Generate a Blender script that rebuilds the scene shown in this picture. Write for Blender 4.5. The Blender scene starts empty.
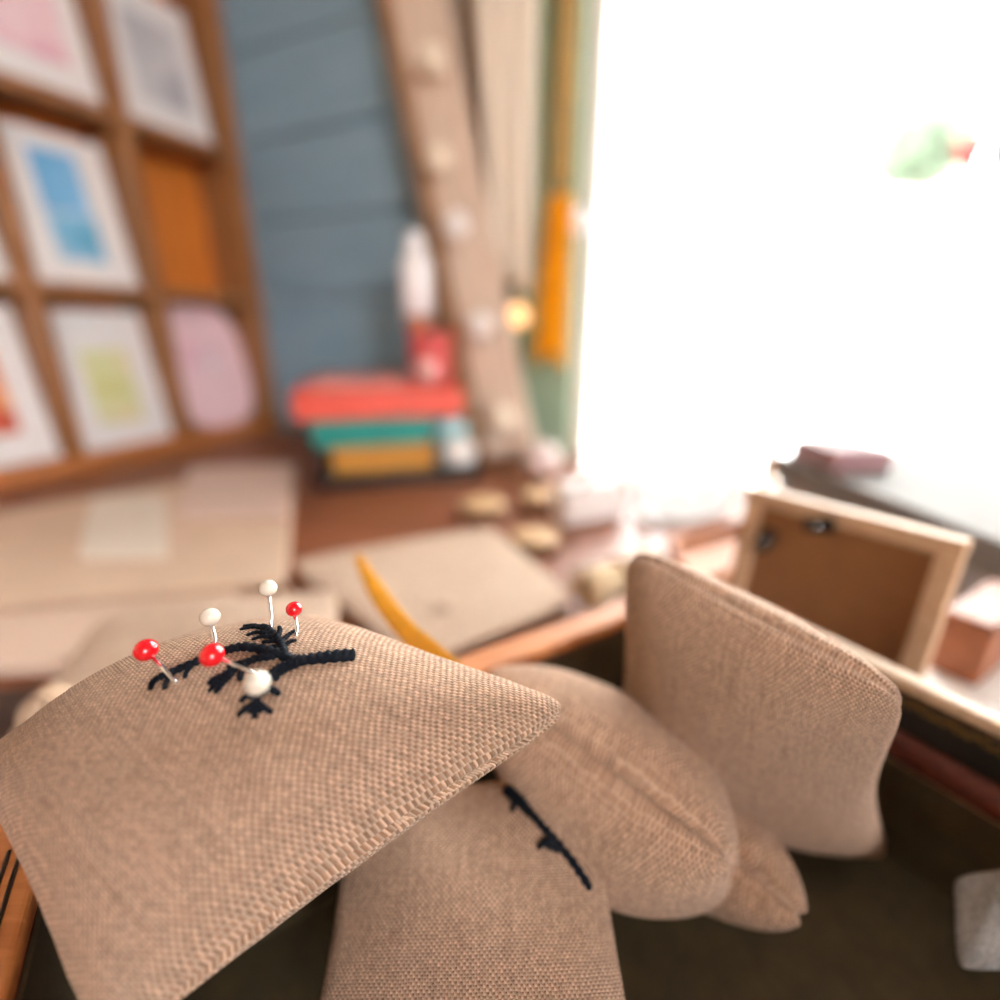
import bpy, bmesh, math, random
import numpy as np
random.seed(4); rng = np.random.default_rng(7)
C = bpy.context.scene.collection
sc = bpy.context.scene
ZC = 0.905                                   # camera height above the floor; the table top is at 0.75
OFF = np.array([0.0, 0.0, ZC])

# ------------------------------------------------------------------ camera, world, exposure
TILT = math.atan(170 / 500.0)
cam = bpy.data.cameras.new('camera'); camo = bpy.data.objects.new('camera', cam); C.objects.link(camo)
cam.lens = 18.0; cam.sensor_width = 36.0; cam.clip_start = 0.004; cam.clip_end = 200
camo.location = (0, 0, ZC); camo.rotation_euler = (math.pi / 2 - TILT, 0, 0)
cam.dof.use_dof = True; cam.dof.focus_distance = 0.0895; cam.dof.aperture_fstop = 3.5; cam.dof.aperture_blades = 0
sc.camera = camo
w = bpy.data.worlds.new('world'); sc.world = w; w.use_nodes = True
bg = w.node_tree.nodes['Background']; bg.inputs[1].default_value = 1.0
_n, _l = w.node_tree.nodes, w.node_tree.links          # overcast sky: brighter towards the zenith
_tc = _n.new('ShaderNodeTexCoord'); _sp = _n.new('ShaderNodeSeparateXYZ'); _rp = _n.new('ShaderNodeMapRange'); _mx = _n.new('ShaderNodeMix'); _mx.data_type = 'RGBA'
_l.new(_tc.outputs['Generated'], _sp.inputs[0]); _l.new(_sp.outputs[2], _rp.inputs[0]); _rp.inputs[1].default_value = 0.0; _rp.inputs[2].default_value = 0.8
_mx.inputs[6].default_value = (9, 9, 9, 1); _mx.inputs[7].default_value = (31, 31.5, 32, 1)
_l.new(_rp.outputs[0], _mx.inputs[0]); _l.new(_mx.outputs[2], bg.inputs[0])
vs = sc.view_settings
vs.view_transform = 'Standard'; vs.look = 'None'; vs.gamma = 1; vs.exposure = 0.46; vs.use_curve_mapping = False
try:
    sc.cycles.max_bounces = 8; sc.cycles.diffuse_bounces = 5; sc.cycles.sample_clamp_indirect = 8
except Exception: pass

# ------------------------------------------------------------------ directions (all lengths in metres, relative to the camera)
cT, sT = math.cos(TILT), math.sin(TILT)
def ray(px, py, d):
    """point at depth d along the lens axis, seen at a place in the 1000 x 1000 frame"""
    u = (px - 500) / 500 * d; v = (500 - py) / 500 * d
    return np.array([u, d * cT + v * sT, -d * sT + v * cT])
def onz(px, py, z):
    v = (500 - py) / 500
    return ray(px, py, z / (-sT + v * cT))
TZ = -0.155                                  # table top
UP = np.array([0, 0, 1.0])
E1 = np.array([0.9135, -0.4067, 0]); EB = np.array([0.4067, 0.9135, 0])     # along the back wall, into the depth
K = np.array([-0.368, 0.812, TZ])            # right front foot of the rack
KC = K + EB * 0.022
def W(a, b, z): return np.array([KC[0], KC[1], 0]) + E1 * a + EB * b + UP * z
F1 = np.array([0.8572, 0.5150, 0]); F2 = np.array([-0.5150, 0.8572, 0])         # directions of the box

# ------------------------------------------------------------------ materials
def nt(name):
    m = bpy.data.materials.new(name); m.use_nodes = True
    n = m.node_tree.nodes; return m, n, m.node_tree.links, n['Principled BSDF']
def mat(name, c, rough=0.6, metal=0.0, var=0.12, scale=60, bump=0.0, spec=0.5, coat=0.0, trans=0.0, emit=None, estr=0, c2=None, sheen=0.0):
    m, n, l, p = nt(name)
    p.inputs['Roughness'].default_value = rough; p.inputs['Metallic'].default_value = metal
    p.inputs['Specular IOR Level'].default_value = spec; p.inputs['Coat Weight'].default_value = coat
    p.inputs['Transmission Weight'].default_value = trans; p.inputs['Sheen Weight'].default_value = sheen
    tc = n.new('ShaderNodeTexCoord'); no = n.new('ShaderNodeTexNoise'); no.inputs['Scale'].default_value = scale; no.inputs['Detail'].default_value = 5
    l.new(tc.outputs['Object'], no.inputs['Vector'])
    r = n.new('ShaderNodeValToRGB'); r.color_ramp.elements[0].position = 0.3; r.color_ramp.elements[1].position = 0.7
    c2 = c2 or tuple(min(1, x * (1 + var)) for x in c)
    r.color_ramp.elements[0].color = tuple(x * (1 - var) for x in c) + (1,); r.color_ramp.elements[1].color = tuple(c2) + (1,)
    l.new(no.outputs['Fac'], r.inputs['Fac']); l.new(r.outputs['Color'], p.inputs['Base Color'])
    if bump:
        b = n.new('ShaderNodeBump'); b.inputs['Strength'].default_value = bump; b.inputs['Distance'].default_value = 0.001
        l.new(no.outputs['Fac'], b.inputs['Height']); l.new(b.outputs['Normal'], p.inputs['Normal'])
    if emit:
        p.inputs['Emission Color'].default_value = emit + (1,); p.inputs['Emission Strength'].default_value = estr
    return m
def wood(name, c1, c2, scale=18, stretch=(1, 12, 12), rough=0.4, rot=0.0, coat=0.0, bump=0.15):
    m, n, l, p = nt(name)
    tc = n.new('ShaderNodeTexCoord'); mp = n.new('ShaderNodeMapping'); mp.inputs['Scale'].default_value = stretch; mp.inputs['Rotation'].default_value = (0, 0, rot)
    no = n.new('ShaderNodeTexNoise'); no.inputs['Scale'].default_value = scale; no.inputs['Detail'].default_value = 8; no.inputs['Distortion'].default_value = 0.6
    r = n.new('ShaderNodeValToRGB'); r.color_ramp.elements[0].position = 0.32; r.color_ramp.elements[1].position = 0.68
    r.color_ramp.elements[0].color = c1 + (1,); r.color_ramp.elements[1].color = c2 + (1,)
    l.new(tc.outputs['Object'], mp.inputs['Vector']); l.new(mp.outputs['Vector'], no.inputs['Vector'])
    l.new(no.outputs['Fac'], r.inputs['Fac']); l.new(r.outputs['Color'], p.inputs['Base Color'])
    p.inputs['Roughness'].default_value = rough; p.inputs['Coat Weight'].default_value = coat
    b = n.new('ShaderNodeBump'); b.inputs['Strength'].default_value = bump; b.inputs['Distance'].default_value = 0.0006
    l.new(no.outputs['Fac'], b.inputs['Height']); l.new(b.outputs['Normal'], p.inputs['Normal'])
    return m
def linen(name, ca, cb, cgap, pitch=0.00056, bump=1.0):
    """plain weave worked out from the UV map (UV in metres)"""
    m, n, l, p = nt(name)
    def M(op, a, b=None, c=None):
        x = n.new('ShaderNodeMath'); x.operation = op
        for i, v in enumerate((a, b, c)):
            if v is None: continue
            if isinstance(v, (int, float)): x.inputs[i].default_value = v
            else: l.new(v, x.inputs[i])
        return x.outputs[0]
    uv = n.new('ShaderNodeUVMap'); sep = n.new('ShaderNodeSeparateXYZ')
    # slight waviness of the threads
    nz = n.new('ShaderNodeTexNoise'); nz.inputs['Scale'].default_value = 260; nz.inputs['Detail'].default_value = 2
    l.new(uv.outputs['UV'], nz.inputs['Vector'])
    mixv = n.new('ShaderNodeVectorMath'); mixv.operation = 'MULTIPLY_ADD'
    l.new(nz.outputs['Color'], mixv.inputs[0]); mixv.inputs[1].default_value = (0.0005, 0.0005, 0); l.new(uv.outputs['UV'], mixv.inputs[2])
    l.new(mixv.outputs[0], sep.inputs[0])
    u = M('DIVIDE', sep.outputs[0], pitch); v = M('DIVIDE', sep.outputs[1], pitch)
    fu = M('FLOOR', u); fv = M('FLOOR', v)
    def stretch(sx, sy, seed):
        mp = n.new('ShaderNodeMapping'); mp.inputs['Scale'].default_value = (sx, sy, 1); mp.inputs['Location'].default_value = (seed, seed * 2, 0)
        t = n.new('ShaderNodeTexNoise'); t.inputs['Scale'].default_value = 1.0; t.inputs['Detail'].default_value = 1
        l.new(uv.outputs['UV'], mp.inputs['Vector']); l.new(mp.outputs['Vector'], t.inputs['Vector']); return t.outputs['Fac']
    su = stretch(1100, 70, 3.1); sv = stretch(70, 1100, 9.7)
    def prof(x, s):                      # rounded thread section, thicker where the yarn has a slub
        a = M('ABSOLUTE', M('SUBTRACT', M('FRACT', x), 0.5))
        wd = M('ADD', 0.34, M('MULTIPLY', s, 0.26))
        q = M('DIVIDE', a, wd)
        return M('SQRT', M('MAXIMUM', M('SUBTRACT', 1.0, M('MULTIPLY', q, q)), 0.0))
    pu = prof(u, su); pv = prof(v, sv)
    par = M('MULTIPLY', math.pi, M('ADD', v, fu))
    ou = M('MULTIPLY', pu, M('ADD', 0.55, M('MULTIPLY', 0.45, M('SINE', par))))
    par2 = M('MULTIPLY', math.pi, M('ADD', M('ADD', u, fv), 1.0))
    ov = M('MULTIPLY', pv, M('ADD', 0.55, M('MULTIPLY', 0.45, M('SINE', par2))))
    h = M('MAXIMUM', ou, ov)
    top = M('GREATER_THAN', ou, ov)
    mx = n.new('ShaderNodeMix'); mx.data_type = 'RGBA'; mx.inputs[6].default_value = cb + (1,); mx.inputs[7].default_value = ca + (1,)
    l.new(top, mx.inputs[0])
    # yarn-to-yarn colour differences
    vv = n.new('ShaderNodeMix'); vv.data_type = 'RGBA'; vv.blend_type = 'MULTIPLY'; vv.inputs[0].default_value = 0.65
    rp = n.new('ShaderNodeValToRGB'); rp.color_ramp.elements[0].position = 0.3; rp.color_ramp.elements[1].position = 0.72
    rp.color_ramp.elements[0].color = cgap + (1,); rp.color_ramp.elements[1].color = (1.15, 1.12, 1.1, 1)
    l.new(M('ADD', M('MULTIPLY', su, 0.5), M('MULTIPLY', sv, 0.5)), rp.inputs['Fac'])
    l.new(mx.outputs[2], vv.inputs[6]); l.new(rp.outputs['Color'], vv.inputs[7])
    cb_ = n.new('ShaderNodeCombineXYZ'); l.new(fu, cb_.inputs[0]); l.new(fv, cb_.inputs[1])     # every crossing of threads is a little different
    wn = n.new('ShaderNodeTexWhiteNoise'); wn.noise_dimensions = '2D'; l.new(cb_.outputs[0], wn.inputs['Vector'])
    sc2 = n.new('ShaderNodeVectorMath'); sc2.operation = 'SCALE'; l.new(vv.outputs[2], sc2.inputs[0]); l.new(M('ADD', 0.80, M('MULTIPLY', wn.outputs['Value'], 0.42)), sc2.inputs['Scale'])
    l.new(sc2.outputs[0], p.inputs['Base Color'])
    p.inputs['Roughness'].default_value = 0.85; p.inputs['Specular IOR Level'].default_value = 0.25; p.inputs['Sheen Weight'].default_value = 0.15
    b = n.new('ShaderNodeBump'); b.inputs['Strength'].default_value = bump; b.inputs['Distance'].default_value = pitch * 1.1
    l.new(h, b.inputs['Height']); l.new(b.outputs['Normal'], p.inputs['Normal'])
    return m

LIN = linen('linen', (0.69, 0.485, 0.36), (0.39, 0.22, 0.13), (0.78, 0.71, 0.65))
LINP = linen('linen_pale', (0.68, 0.52, 0.40), (0.60, 0.44, 0.325), (0.85, 0.82, 0.8), pitch=0.0009, bump=0.6)
GREYLIN = linen('grey_linen', (0.55, 0.54, 0.54), (0.45, 0.44, 0.44), (0.7, 0.7, 0.7))
THREAD = mat('black_thread', (0.004, 0.006, 0.011), 0.7, var=0.4, scale=900, bump=0.4, spec=0.15)
STEEL = mat('pin_steel', (0.92, 0.93, 0.97), 0.12, 1.0, var=0.03)
REDG = mat('red_glass_head', (0.72, 0.006, 0.012), 0.12, var=0.05, coat=0.6)
WHITEG = mat('white_glass_head', (0.64, 0.57, 0.48), 0.2, var=0.03, coat=0.4)
MAHOG = wood('mahogany', (0.05, 0.008, 0.003), (0.13, 0.022, 0.006), 14, (3, 30, 30), 0.5, 0.4, 0.0)
ORANGEW = wood('orange_wood', (0.40, 0.13, 0.035), (0.56, 0.21, 0.065), 14, (3, 30, 30), 0.6, 0.4, 0.0)
OLIVE = mat('olive_lining', (0.055, 0.038, 0.014), 0.8, var=0.2, scale=140, bump=0.3)
BLACKL = mat('black_lacquer', (0.008, 0.007, 0.006), 0.35, var=0.3)
GOLD = mat('gold_inlay', (0.30, 0.19, 0.06), 0.5, 0.7, var=0.2)
PALEW = wood('pale_wood', (0.56, 0.40, 0.27), (0.70, 0.53, 0.38), 16, (3, 26, 26), 0.5, 0.3)
TABLEW = wood('table_wood', (0.20, 0.062, 0.026), (0.31, 0.105, 0.042), 7, (2, 18, 18), 0.5, 0.42, 0.0)
RACKW = wood('rack_wood', (0.25, 0.10, 0.035), (0.38, 0.17, 0.065), 9, (14, 14, 2), 0.5)
RACKB = wood('rack_back_wood', (0.55, 0.15, 0.02), (0.70, 0.22, 0.03), 9, (14, 14, 2), 0.5)
CARDW = mat('card_white', (0.78, 0.75, 0.75), 0.5, var=0.03)
SAGE = mat('sage_paint', (0.30, 0.42, 0.30), 0.5, var=0.06, scale=12)
WALLP = mat('wall_plaster', (0.52, 0.42, 0.33), 0.8, var=0.05, scale=8, bump=0.1)
CREAMP = mat('cream_plaster', (0.62, 0.50, 0.38), 0.85, var=0.04, scale=8, bump=0.1)
WHITEP = mat('white_paint', (0.80, 0.78, 0.75), 0.5, var=0.03, scale=20)
FLOORW = wood('floor_boards', (0.20, 0.10, 0.05), (0.32, 0.18, 0.09), 3, (1, 14, 14), 0.4)
def bluewall():
    m, n, l, p = nt('blue_planks')
    tc = n.new('ShaderNodeTexCoord'); no = n.new('ShaderNodeTexNoise'); no.inputs['Scale'].default_value = 6
    mp = n.new('ShaderNodeMapping'); mp.inputs['Scale'].default_value = (1, 1, 9)
    l.new(tc.outputs['Object'], mp.inputs['Vector']); l.new(mp.outputs['Vector'], no.inputs['Vector'])
    r = n.new('ShaderNodeValToRGB'); r.color_ramp.elements[0].position = 0.3; r.color_ramp.elements[1].position = 0.7
    r.color_ramp.elements[0].color = (0.19, 0.31, 0.40, 1); r.color_ramp.elements[1].color = (0.23, 0.355, 0.45, 1)
    l.new(no.outputs['Fac'], r.inputs['Fac']); l.new(r.outputs['Color'], p.inputs['Base Color']); p.inputs['Roughness'].default_value = 0.55
    return m
BLUE = bluewall()
def glassmat():
    m = bpy.data.materials.new('window_glass'); m.use_nodes = True; n = m.node_tree.nodes; l = m.node_tree.links
    n.remove(n['Principled BSDF']); out = n['Material Output']
    t = n.new('ShaderNodeBsdfTransparent'); t.inputs[0].default_value = (0.97, 0.98, 0.97, 1)
    g = n.new('ShaderNodeBsdfGlossy'); g.inputs['Roughness'].default_value = 0.02
    fr = n.new('ShaderNodeFresnel'); fr.inputs[0].default_value = 1.45; mx = n.new('ShaderNodeMixShader')
    l.new(fr.outputs[0], mx.inputs[0]); l.new(t.outputs[0], mx.inputs[1]); l.new(g.outputs[0], mx.inputs[2]); l.new(mx.outputs[0], out.inputs[0])
    return m
GLASS = glassmat()

# ------------------------------------------------------------------ mesh helpers
class MB:
    def __init__(s): s.v = []; s.f = []; s.uv = None
    def add(s, v, f):
        o = len(s.v); s.v += [np.asarray(x, float) for x in v]; s.f += [tuple(i + o for i in q) for q in f]; return s
    def box(s, o, a, b, c):
        """corner and three edge vectors"""
        o, a, b, c = (np.asarray(x, float) for x in (o, a, b, c))
        if np.dot(np.cross(a, b), c) < 0: a, b = b, a
        v = [o, o + a, o + a + b, o + b, o + c, o + a + c, o + a + b + c, o + b + c]
        return s.add(v, [(0, 3, 2, 1), (4, 5, 6, 7), (0, 1, 5, 4), (1, 2, 6, 5), (2, 3, 7, 6), (3, 0, 4, 7)])
    def prism(s, poly, h):
        """polygon (counter-clockwise from above) pushed along h"""
        n = len(poly); p = [np.asarray(x, float) for x in poly]; h = np.asarray(h, float)
        v = p + [x + h for x in p]
        return s.add(v, [tuple(range(n))[::-1], tuple(range(n, 2 * n))] + [(i, (i + 1) % n, n + (i + 1) % n, n + i) for i in range(n)])
    def tube(s, pts, r, n=8, cap=True, flat=None):
        pts = [np.asarray(p, float) for p in pts]; m = len(pts)
        rr = r if hasattr(r, '__len__') else [r] * m
        ref = None; v = []
        for i, p in enumerate(pts):
            t = pts[min(i + 1, m - 1)] - pts[max(i - 1, 0)]; t = t / (np.linalg.norm(t) + 1e-12)
            if ref is None: ref = np.array([0, 0, 1.0]) if abs(t[2]) < 0.9 else np.array([1.0, 0, 0])
            a = ref - t * ref.dot(t); a /= np.linalg.norm(a) + 1e-12; b = np.cross(t, a); ref = a
            for k in range(n):
                g = 2 * math.pi * k / n; v.append(p + rr[i] * (math.cos(g) * a + math.sin(g) * b))
        f = [(i * n + k, i * n + (k + 1) % n, (i + 1) * n + (k + 1) % n, (i + 1) * n + k) for i in range(m - 1) for k in range(n)]
        if cap: f += [tuple(range(n))[::-1], tuple(range((m - 1) * n, m * n))]
        return s.add(v, f)
    def lathe(s, base, prof, n=24, axis=UP):
        axis = np.asarray(axis, float) / np.linalg.norm(axis)
        a = np.cross(axis, [0, 1.0, 0.1]); a /= np.linalg.norm(a); b = np.cross(axis, a); v = []
        for r, z in prof:
            for k in range(n):
                g = 2 * math.pi * k / n; v.append(np.asarray(base) + axis * z + r * (math.cos(g) * a + math.sin(g) * b))
        m = len(prof)
        f = [(i * n + k, i * n + (k + 1) % n, (i + 1) * n + (k + 1) % n, (i + 1) * n + k) for i in range(m - 1) for k in range(n)]
        f += [tuple(range(n))[::-1], tuple(range((m - 1) * n, m * n))]
        return s.add(v, f)
    def ball(s, c, r, n=16, axis=UP, sq=1.0, lump=0.0):
        k = n // 2
        return s.lathe(c, [(max(1e-5, r * math.sin(math.pi * i / k)) * (1 + lump * random.uniform(-1, 1)), -r * sq * math.cos(math.pi * i / k)) for i in range(k + 1)], n, axis)
    def grid(s, P, thick=None):
        """P: nu x nv x 3 array; thick: thickness, pushed along the mean normal"""
        nu, nv = P.shape[:2]; v = list(P.reshape(-1, 3))
        q = [(i * nv + j, (i + 1) * nv + j, (i + 1) * nv + j + 1, i * nv + j + 1) for i in range(nu - 1) for j in range(nv - 1)]
        if thick is None: return s.add(v, q)
        gu = np.gradient(P, axis=0); gv = np.gradient(P, axis=1); N = np.cross(gu, gv); N /= np.linalg.norm(N, axis=2, keepdims=True) + 1e-12
        lo = list((P - N * thick).reshape(-1, 3)); o = nu * nv
        q2 = [tuple(i + o for i in f[::-1]) for f in q]; e = []
        for i in range(nu - 1):
            e.append((i * nv, o + i * nv, o + (i + 1) * nv, (i + 1) * nv)); a = nv - 1
            e.append(((i + 1) * nv + a, o + (i + 1) * nv + a, o + i * nv + a, i * nv + a))
        for j in range(nv - 1):
            e.append((j + 1, o + j + 1, o + j, j)); a = (nu - 1) * nv
            e.append((a + j, o + a + j, o + a + j + 1, a + j + 1))
        return s.add(v + lo, q + q2 + e)
    def sub(s, name, m, part, *a, **k):
        part['_o'] = part.parent['_o'][:]; return s.build(name, m, part, *a, **k)
    def build(s, name, m, parent=None, smooth=False, bevel=0.0, seg=2, origin=None, uv=None):
        V = np.array(s.v)
        if parent is not None: org = np.array(parent['_o'])
        elif origin is not None: org = np.asarray(origin, float)
        else: org = np.array([(V[:, 0].min() + V[:, 0].max()) / 2, (V[:, 1].min() + V[:, 1].max()) / 2, V[:, 2].min()])
        me = bpy.data.meshes.new(name); me.from_pydata([tuple(x) for x in (V - org)], [], s.f); me.update()
        if uv is not None:
            L = me.uv_layers.new(name='UVMap'); vi = np.zeros(len(me.loops), int); me.loops.foreach_get('vertex_index', vi)
            L.data.foreach_set('uv', np.asarray(uv)[vi].astype('f4').ravel())
        if not name.startswith('cushion_body'):
            bm = bmesh.new(); bm.from_mesh(me); bmesh.ops.recalc_face_normals(bm, faces=bm.faces); bm.to_mesh(me); bm.free()
        if smooth: me.polygons.foreach_set('use_smooth', [True] * len(me.polygons))
        me.materials.append(m)
        o = bpy.data.objects.new(name, me); C.objects.link(o)
        if bevel:
            b = o.modifiers.new('bevel', 'BEVEL'); b.width = bevel; b.segments = seg; b.limit_method = 'ANGLE'
        if parent is not None: o.parent = parent
        else: o.location = tuple(org + OFF)
        return o
def tag(o, label, cat, group=None):
    o['label'] = label; o['category'] = cat
    if group: o['group'] = group
    return o
def thing(name, base, label, cat, group=None):
    o = bpy.data.objects.new(name, None); C.objects.link(o); o.empty_display_size = 0.01
    o.location = tuple(np.asarray(base) + OFF); o['_o'] = [float(x) for x in base]
    return tag(o, label, cat, group)
def struct(o): o['kind'] = 'structure'; return o
def lab(o, text): o['label'] = text; return o
def clean():
    for o in bpy.data.objects:
        if '_o' in o: del o['_o']
def spline(pts, n=12):
    P = [np.asarray(p, float) for p in pts]; P = [2 * P[0] - P[1]] + P + [2 * P[-1] - P[-2]]; out = []
    for i in range(1, len(P) - 2):
        for k in range(n):
            t = k / n; a, b, c, d = P[i - 1:i + 3]
            out.append(0.5 * (2 * b + (c - a) * t + (2 * a - 5 * b + 4 * c - d) * t * t + (3 * b - a - 3 * c + d) * t ** 3))
    return out + [P[-2]]

# ------------------------------------------------------------------ the room
ZF, ZT = -ZC, 1.55
A0, A1 = -0.085, 2.6
def wbox(mb, a0, a1, b0, b1, z0, z1): return mb.box(W(a0, b0, z0), E1 * (a1 - a0), EB * (b1 - b0), UP * (z1 - z0))
struct(wbox(MB(), A0 - 0.12, A1 + 0.12, -3.2, 0.12, ZF - 0.05, ZF).build('floor', FLOORW))
struct(wbox(MB(), A0 - 0.12, A1 + 0.12, -3.2, 0.12, ZT, ZT + 0.05).build('ceiling', mat('timber_ceiling', (0.34, 0.27, 0.20), 0.7, var=0.08, scale=6)))
struct(wbox(MB(), A0 - 0.12, A0, -3.2, 0.12, ZF, ZT).build('wall_left', CREAMP))
mb = MB()                                    # unseen opening added to the right wall for fill light on the rack
wbox(mb, A1, A1 + 0.12, -3.2, -2.7, ZF, ZT); wbox(mb, A1, A1 + 0.12, -1.5, 0.12, ZF, ZT); wbox(mb, A1, A1 + 0.12, -2.7, -1.5, ZF, 0.05); wbox(mb, A1, A1 + 0.12, -2.7, -1.5, 1.25, ZT)
struct(mb.build('wall_right', CREAMP))
WX0, WX1, WZ0, WZ1 = 0.497, 2.35, -0.190, 1.05                     # the window opening
mb = MB()
wbox(mb, A0, A1, -3.32, -3.2, ZF, ZT)
struct(mb.build('wall_front', mat('fill_cut_brown', (0.14, 0.09, 0.06), 0.6, var=0.1, scale=6)))  # unseen wall, added and kept dark to cut fill light
mb = MB()
wbox(mb, A0, WX0, 0, 0.12, ZF, ZT); wbox(mb, WX1, A1, 0, 0.12, ZF, ZT)
wbox(mb, WX0, WX1, 0, 0.12, ZF, WZ0); wbox(mb, WX0, WX1, 0, 0.12, WZ1, ZT)
struct(mb.build('wall_back', WALLP))
mb = MB()
z = TZ + 0.002
while z < 1.4:
    wbox(mb, A0 + 0.002, 0.30, -0.012, 0, z, z + 0.098); z += 0.1
struct(mb.build('trim_1', BLUE, bevel=0.002))
struct(wbox(MB(), 0.418, WX0 - 0.002, -0.02, 0, TZ + 0.002, 1.4).build('trim_2', SAGE, bevel=0.003))
fr = MB(); t_ = 0.03
wbox(fr, WX0, WX0 + 0.010, 0.01, 0.06, WZ0, WZ1); wbox(fr, WX1 - t_, WX1, 0.01, 0.06, WZ0, WZ1)
wbox(fr, WX0, WX1, 0.01, 0.06, WZ0, WZ0 + 0.008); wbox(fr, WX0, WX1, 0.01, 0.06, WZ1 - t_, WZ1)
win = struct(fr.build('window_1', WHITEP, bevel=0.002))
win['_o'] = [float(v) for v in (np.array(win.location) - OFF)]
for a in (0.722, 1.25, 1.8):
    wbox(MB(), a - 0.007, a + 0.007, 0.02, 0.045, WZ0 + 0.008, WZ1 - t_).build('mullion', PALEW, win, bevel=0.001)
for a0, a1 in ((WX0 + 0.01, 0.715), (0.729, 1.243), (1.257, 1.793), (1.807, WX1 - t_)):
    wbox(MB(), a0, a1, 0.031, 0.034, WZ0 + 0.008, WZ1 - t_).build('pane', GLASS, win)

# ------------------------------------------------------------------ outside the window
PAVE = mat('pavement', (0.55, 0.53, 0.50), 0.8, var=0.1, scale=3)
struct(MB().box(W(-3, 0.13, ZF - 0.15), E1 * 16, EB * 14, UP * 0.05).build('pavement', PAVE))
FACADE = mat('facade', (0.80, 0.76, 0.70), 0.8, var=0.04, scale=2)
DARKG = mat('shop_glass', (0.35, 0.38, 0.40), 0.15, var=0.1, scale=2)
b0 = W(5.0, 11.0, ZF - 0.1)
bt = thing('building', b0, 'pale building across the street beyond the window', 'building')
MB().box(b0 - E1 * 4, E1 * 9, EB * 3, UP * 6).build('wall', FACADE, bt)
for i in range(4):
    for j in range(2):
        MB().box(b0 + E1 * (-3 + 2 * i) - EB * 0.04 + UP * (1.0 + 2.4 * j), E1 * 0.9, EB * 0.06, UP * 1.3).build('window', DARKG, bt, bevel=0.01)
LEAF = mat('tree_leaves', (0.055, 0.08, 0.045), 0.6, var=0.4, scale=4)
tp = ray(925, 150, 6.0); tb = np.array([tp[0], tp[1], ZF - 0.1])
tr = thing('tree', tb, 'green leafy tree outside at the top right of the window', 'tree')
MB().tube([tb, tb + (tp - tb) * 0.5 + E1 * 0.05, tp], [0.09, 0.06, 0.04], 10).build('trunk', MAHOG, tr, True)
mb = MB()
for i in range(1500):
    d = rng.normal(size=3); d /= np.linalg.norm(d); p = tp + d * 0.55 * rng.random() ** 0.4 * np.array([1, 1, 0.8]); a = rng.normal(size=3); a /= np.linalg.norm(a); b = np.cross(a, d); b /= np.linalg.norm(b) + 1e-9
    q = 0.085; mb.add([p - a * q, p - b * q * 0.4 + d * 0.01, p + a * q, p + b * q * 0.4 + d * 0.01], [(0, 1, 2, 3)])
lf = mb.build('foliage', LEAF, tr)
ap = ray(990, 138, 3.6)
aw = thing('awning', ap, 'red shop awning outside beside the tree', 'awning')
REDCLOTH = mat('red_canvas', (0.05, 0.003, 0.002), 0.9, spec=0.05)
P = np.array([[ap + UP * 0.12 + E1 * (0.6 * i - 0.09) + EB * (0.5 - 0.5 * j) + UP * (-0.36 * j + 0.01 * math.sin(i * 9)) for j in np.linspace(0, 1, 6)] for i in np.linspace(0, 1, 20)])
MB().grid(P, 0.01).build('canopy', REDCLOTH, aw, True)
for q in (0.0, 0.5): MB().tube([np.array([*(ap + E1 * q)[:2], ZF - 0.1]), ap + E1 * q - UP * 0.1], 0.015).build('post', STEEL, aw, True)

# ------------------------------------------------------------------ the table
tb0 = W(0.6, -0.5, ZF)
tab = thing('table', tb0, 'reddish brown wooden table under everything in the shop', 'table')
wbox(MB(), A0 + 0.003, 1.75, -1.15, -0.035, TZ - 0.032, TZ).build('tabletop', TABLEW, tab, bevel=0.003)
for a in (0.0, 1.65):
    for b in (-1.08, -0.12): wbox(MB(), a, a + 0.06, b, b + 0.06, ZF, TZ - 0.032).build('leg', TABLEW, tab, bevel=0.004)
for b in (-1.06, -0.1): wbox(MB(), 0.06, 1.65, b, b + 0.022, TZ - 0.11, TZ - 0.032).build('apron', TABLEW, tab, bevel=0.002)

# ------------------------------------------------------------------ card rack on the left
RB = K.copy()
def rbox(mb, b0, b1, o0, o1, z0, z1): return mb.box(K + EB * b0 - E1 * o1 + UP * (z0 - TZ), EB * (b1 - b0), E1 * (o1 - o0), UP * (z1 - z0))
rack = thing('card_rack', K - EB * 0.2 - E1 * 0.04, 'brown wooden pigeonhole card rack standing on the table at the left wall', 'rack')
RT = 0.425
for b in (-0.416, -0.2775, -0.146): rbox(MB(), b - 0.007, b + 0.007, 0, 0.076, TZ + 0.018, RT).build('divider', RACKW, rack, bevel=0.0015)
rbox(MB(), -0.008, 0.0155, 0, 0.076, TZ + 0.0004, RT + 0.012).build('side_panel', RACKW, rack, bevel=0.002)
rbox(MB(), -0.44, -0.423, 0, 0.076, TZ + 0.0004, RT + 0.012).build('side_panel', RACKW, rack, bevel=0.002)
rbox(MB(), -0.423, -0.008, 0.070, 0.076, TZ + 0.018, RT).build('back_panel', RACKB, rack)
rbox(MB(), -0.423, -0.008, -0.004, 0.076, TZ + 0.0004, TZ + 0.018).build('base_shelf', ORANGEW, rack, bevel=0.002)
rbox(MB(), -0.423, -0.008, 0.0, 0.076, RT, RT + 0.012).build('top_panel', RACKW, rack, bevel=0.002)
for z in (0.043, 0.228):
    for b0_, b1_ in ((-0.409, -0.2845), (-0.2705, -0.153), (-0.139, -0.008)):
        rbox(MB(), b0_, b1_, 0.002, 0.070, z - 0.006, z + 0.006).build('shelf', RACKW, rack, bevel=0.001)
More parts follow.
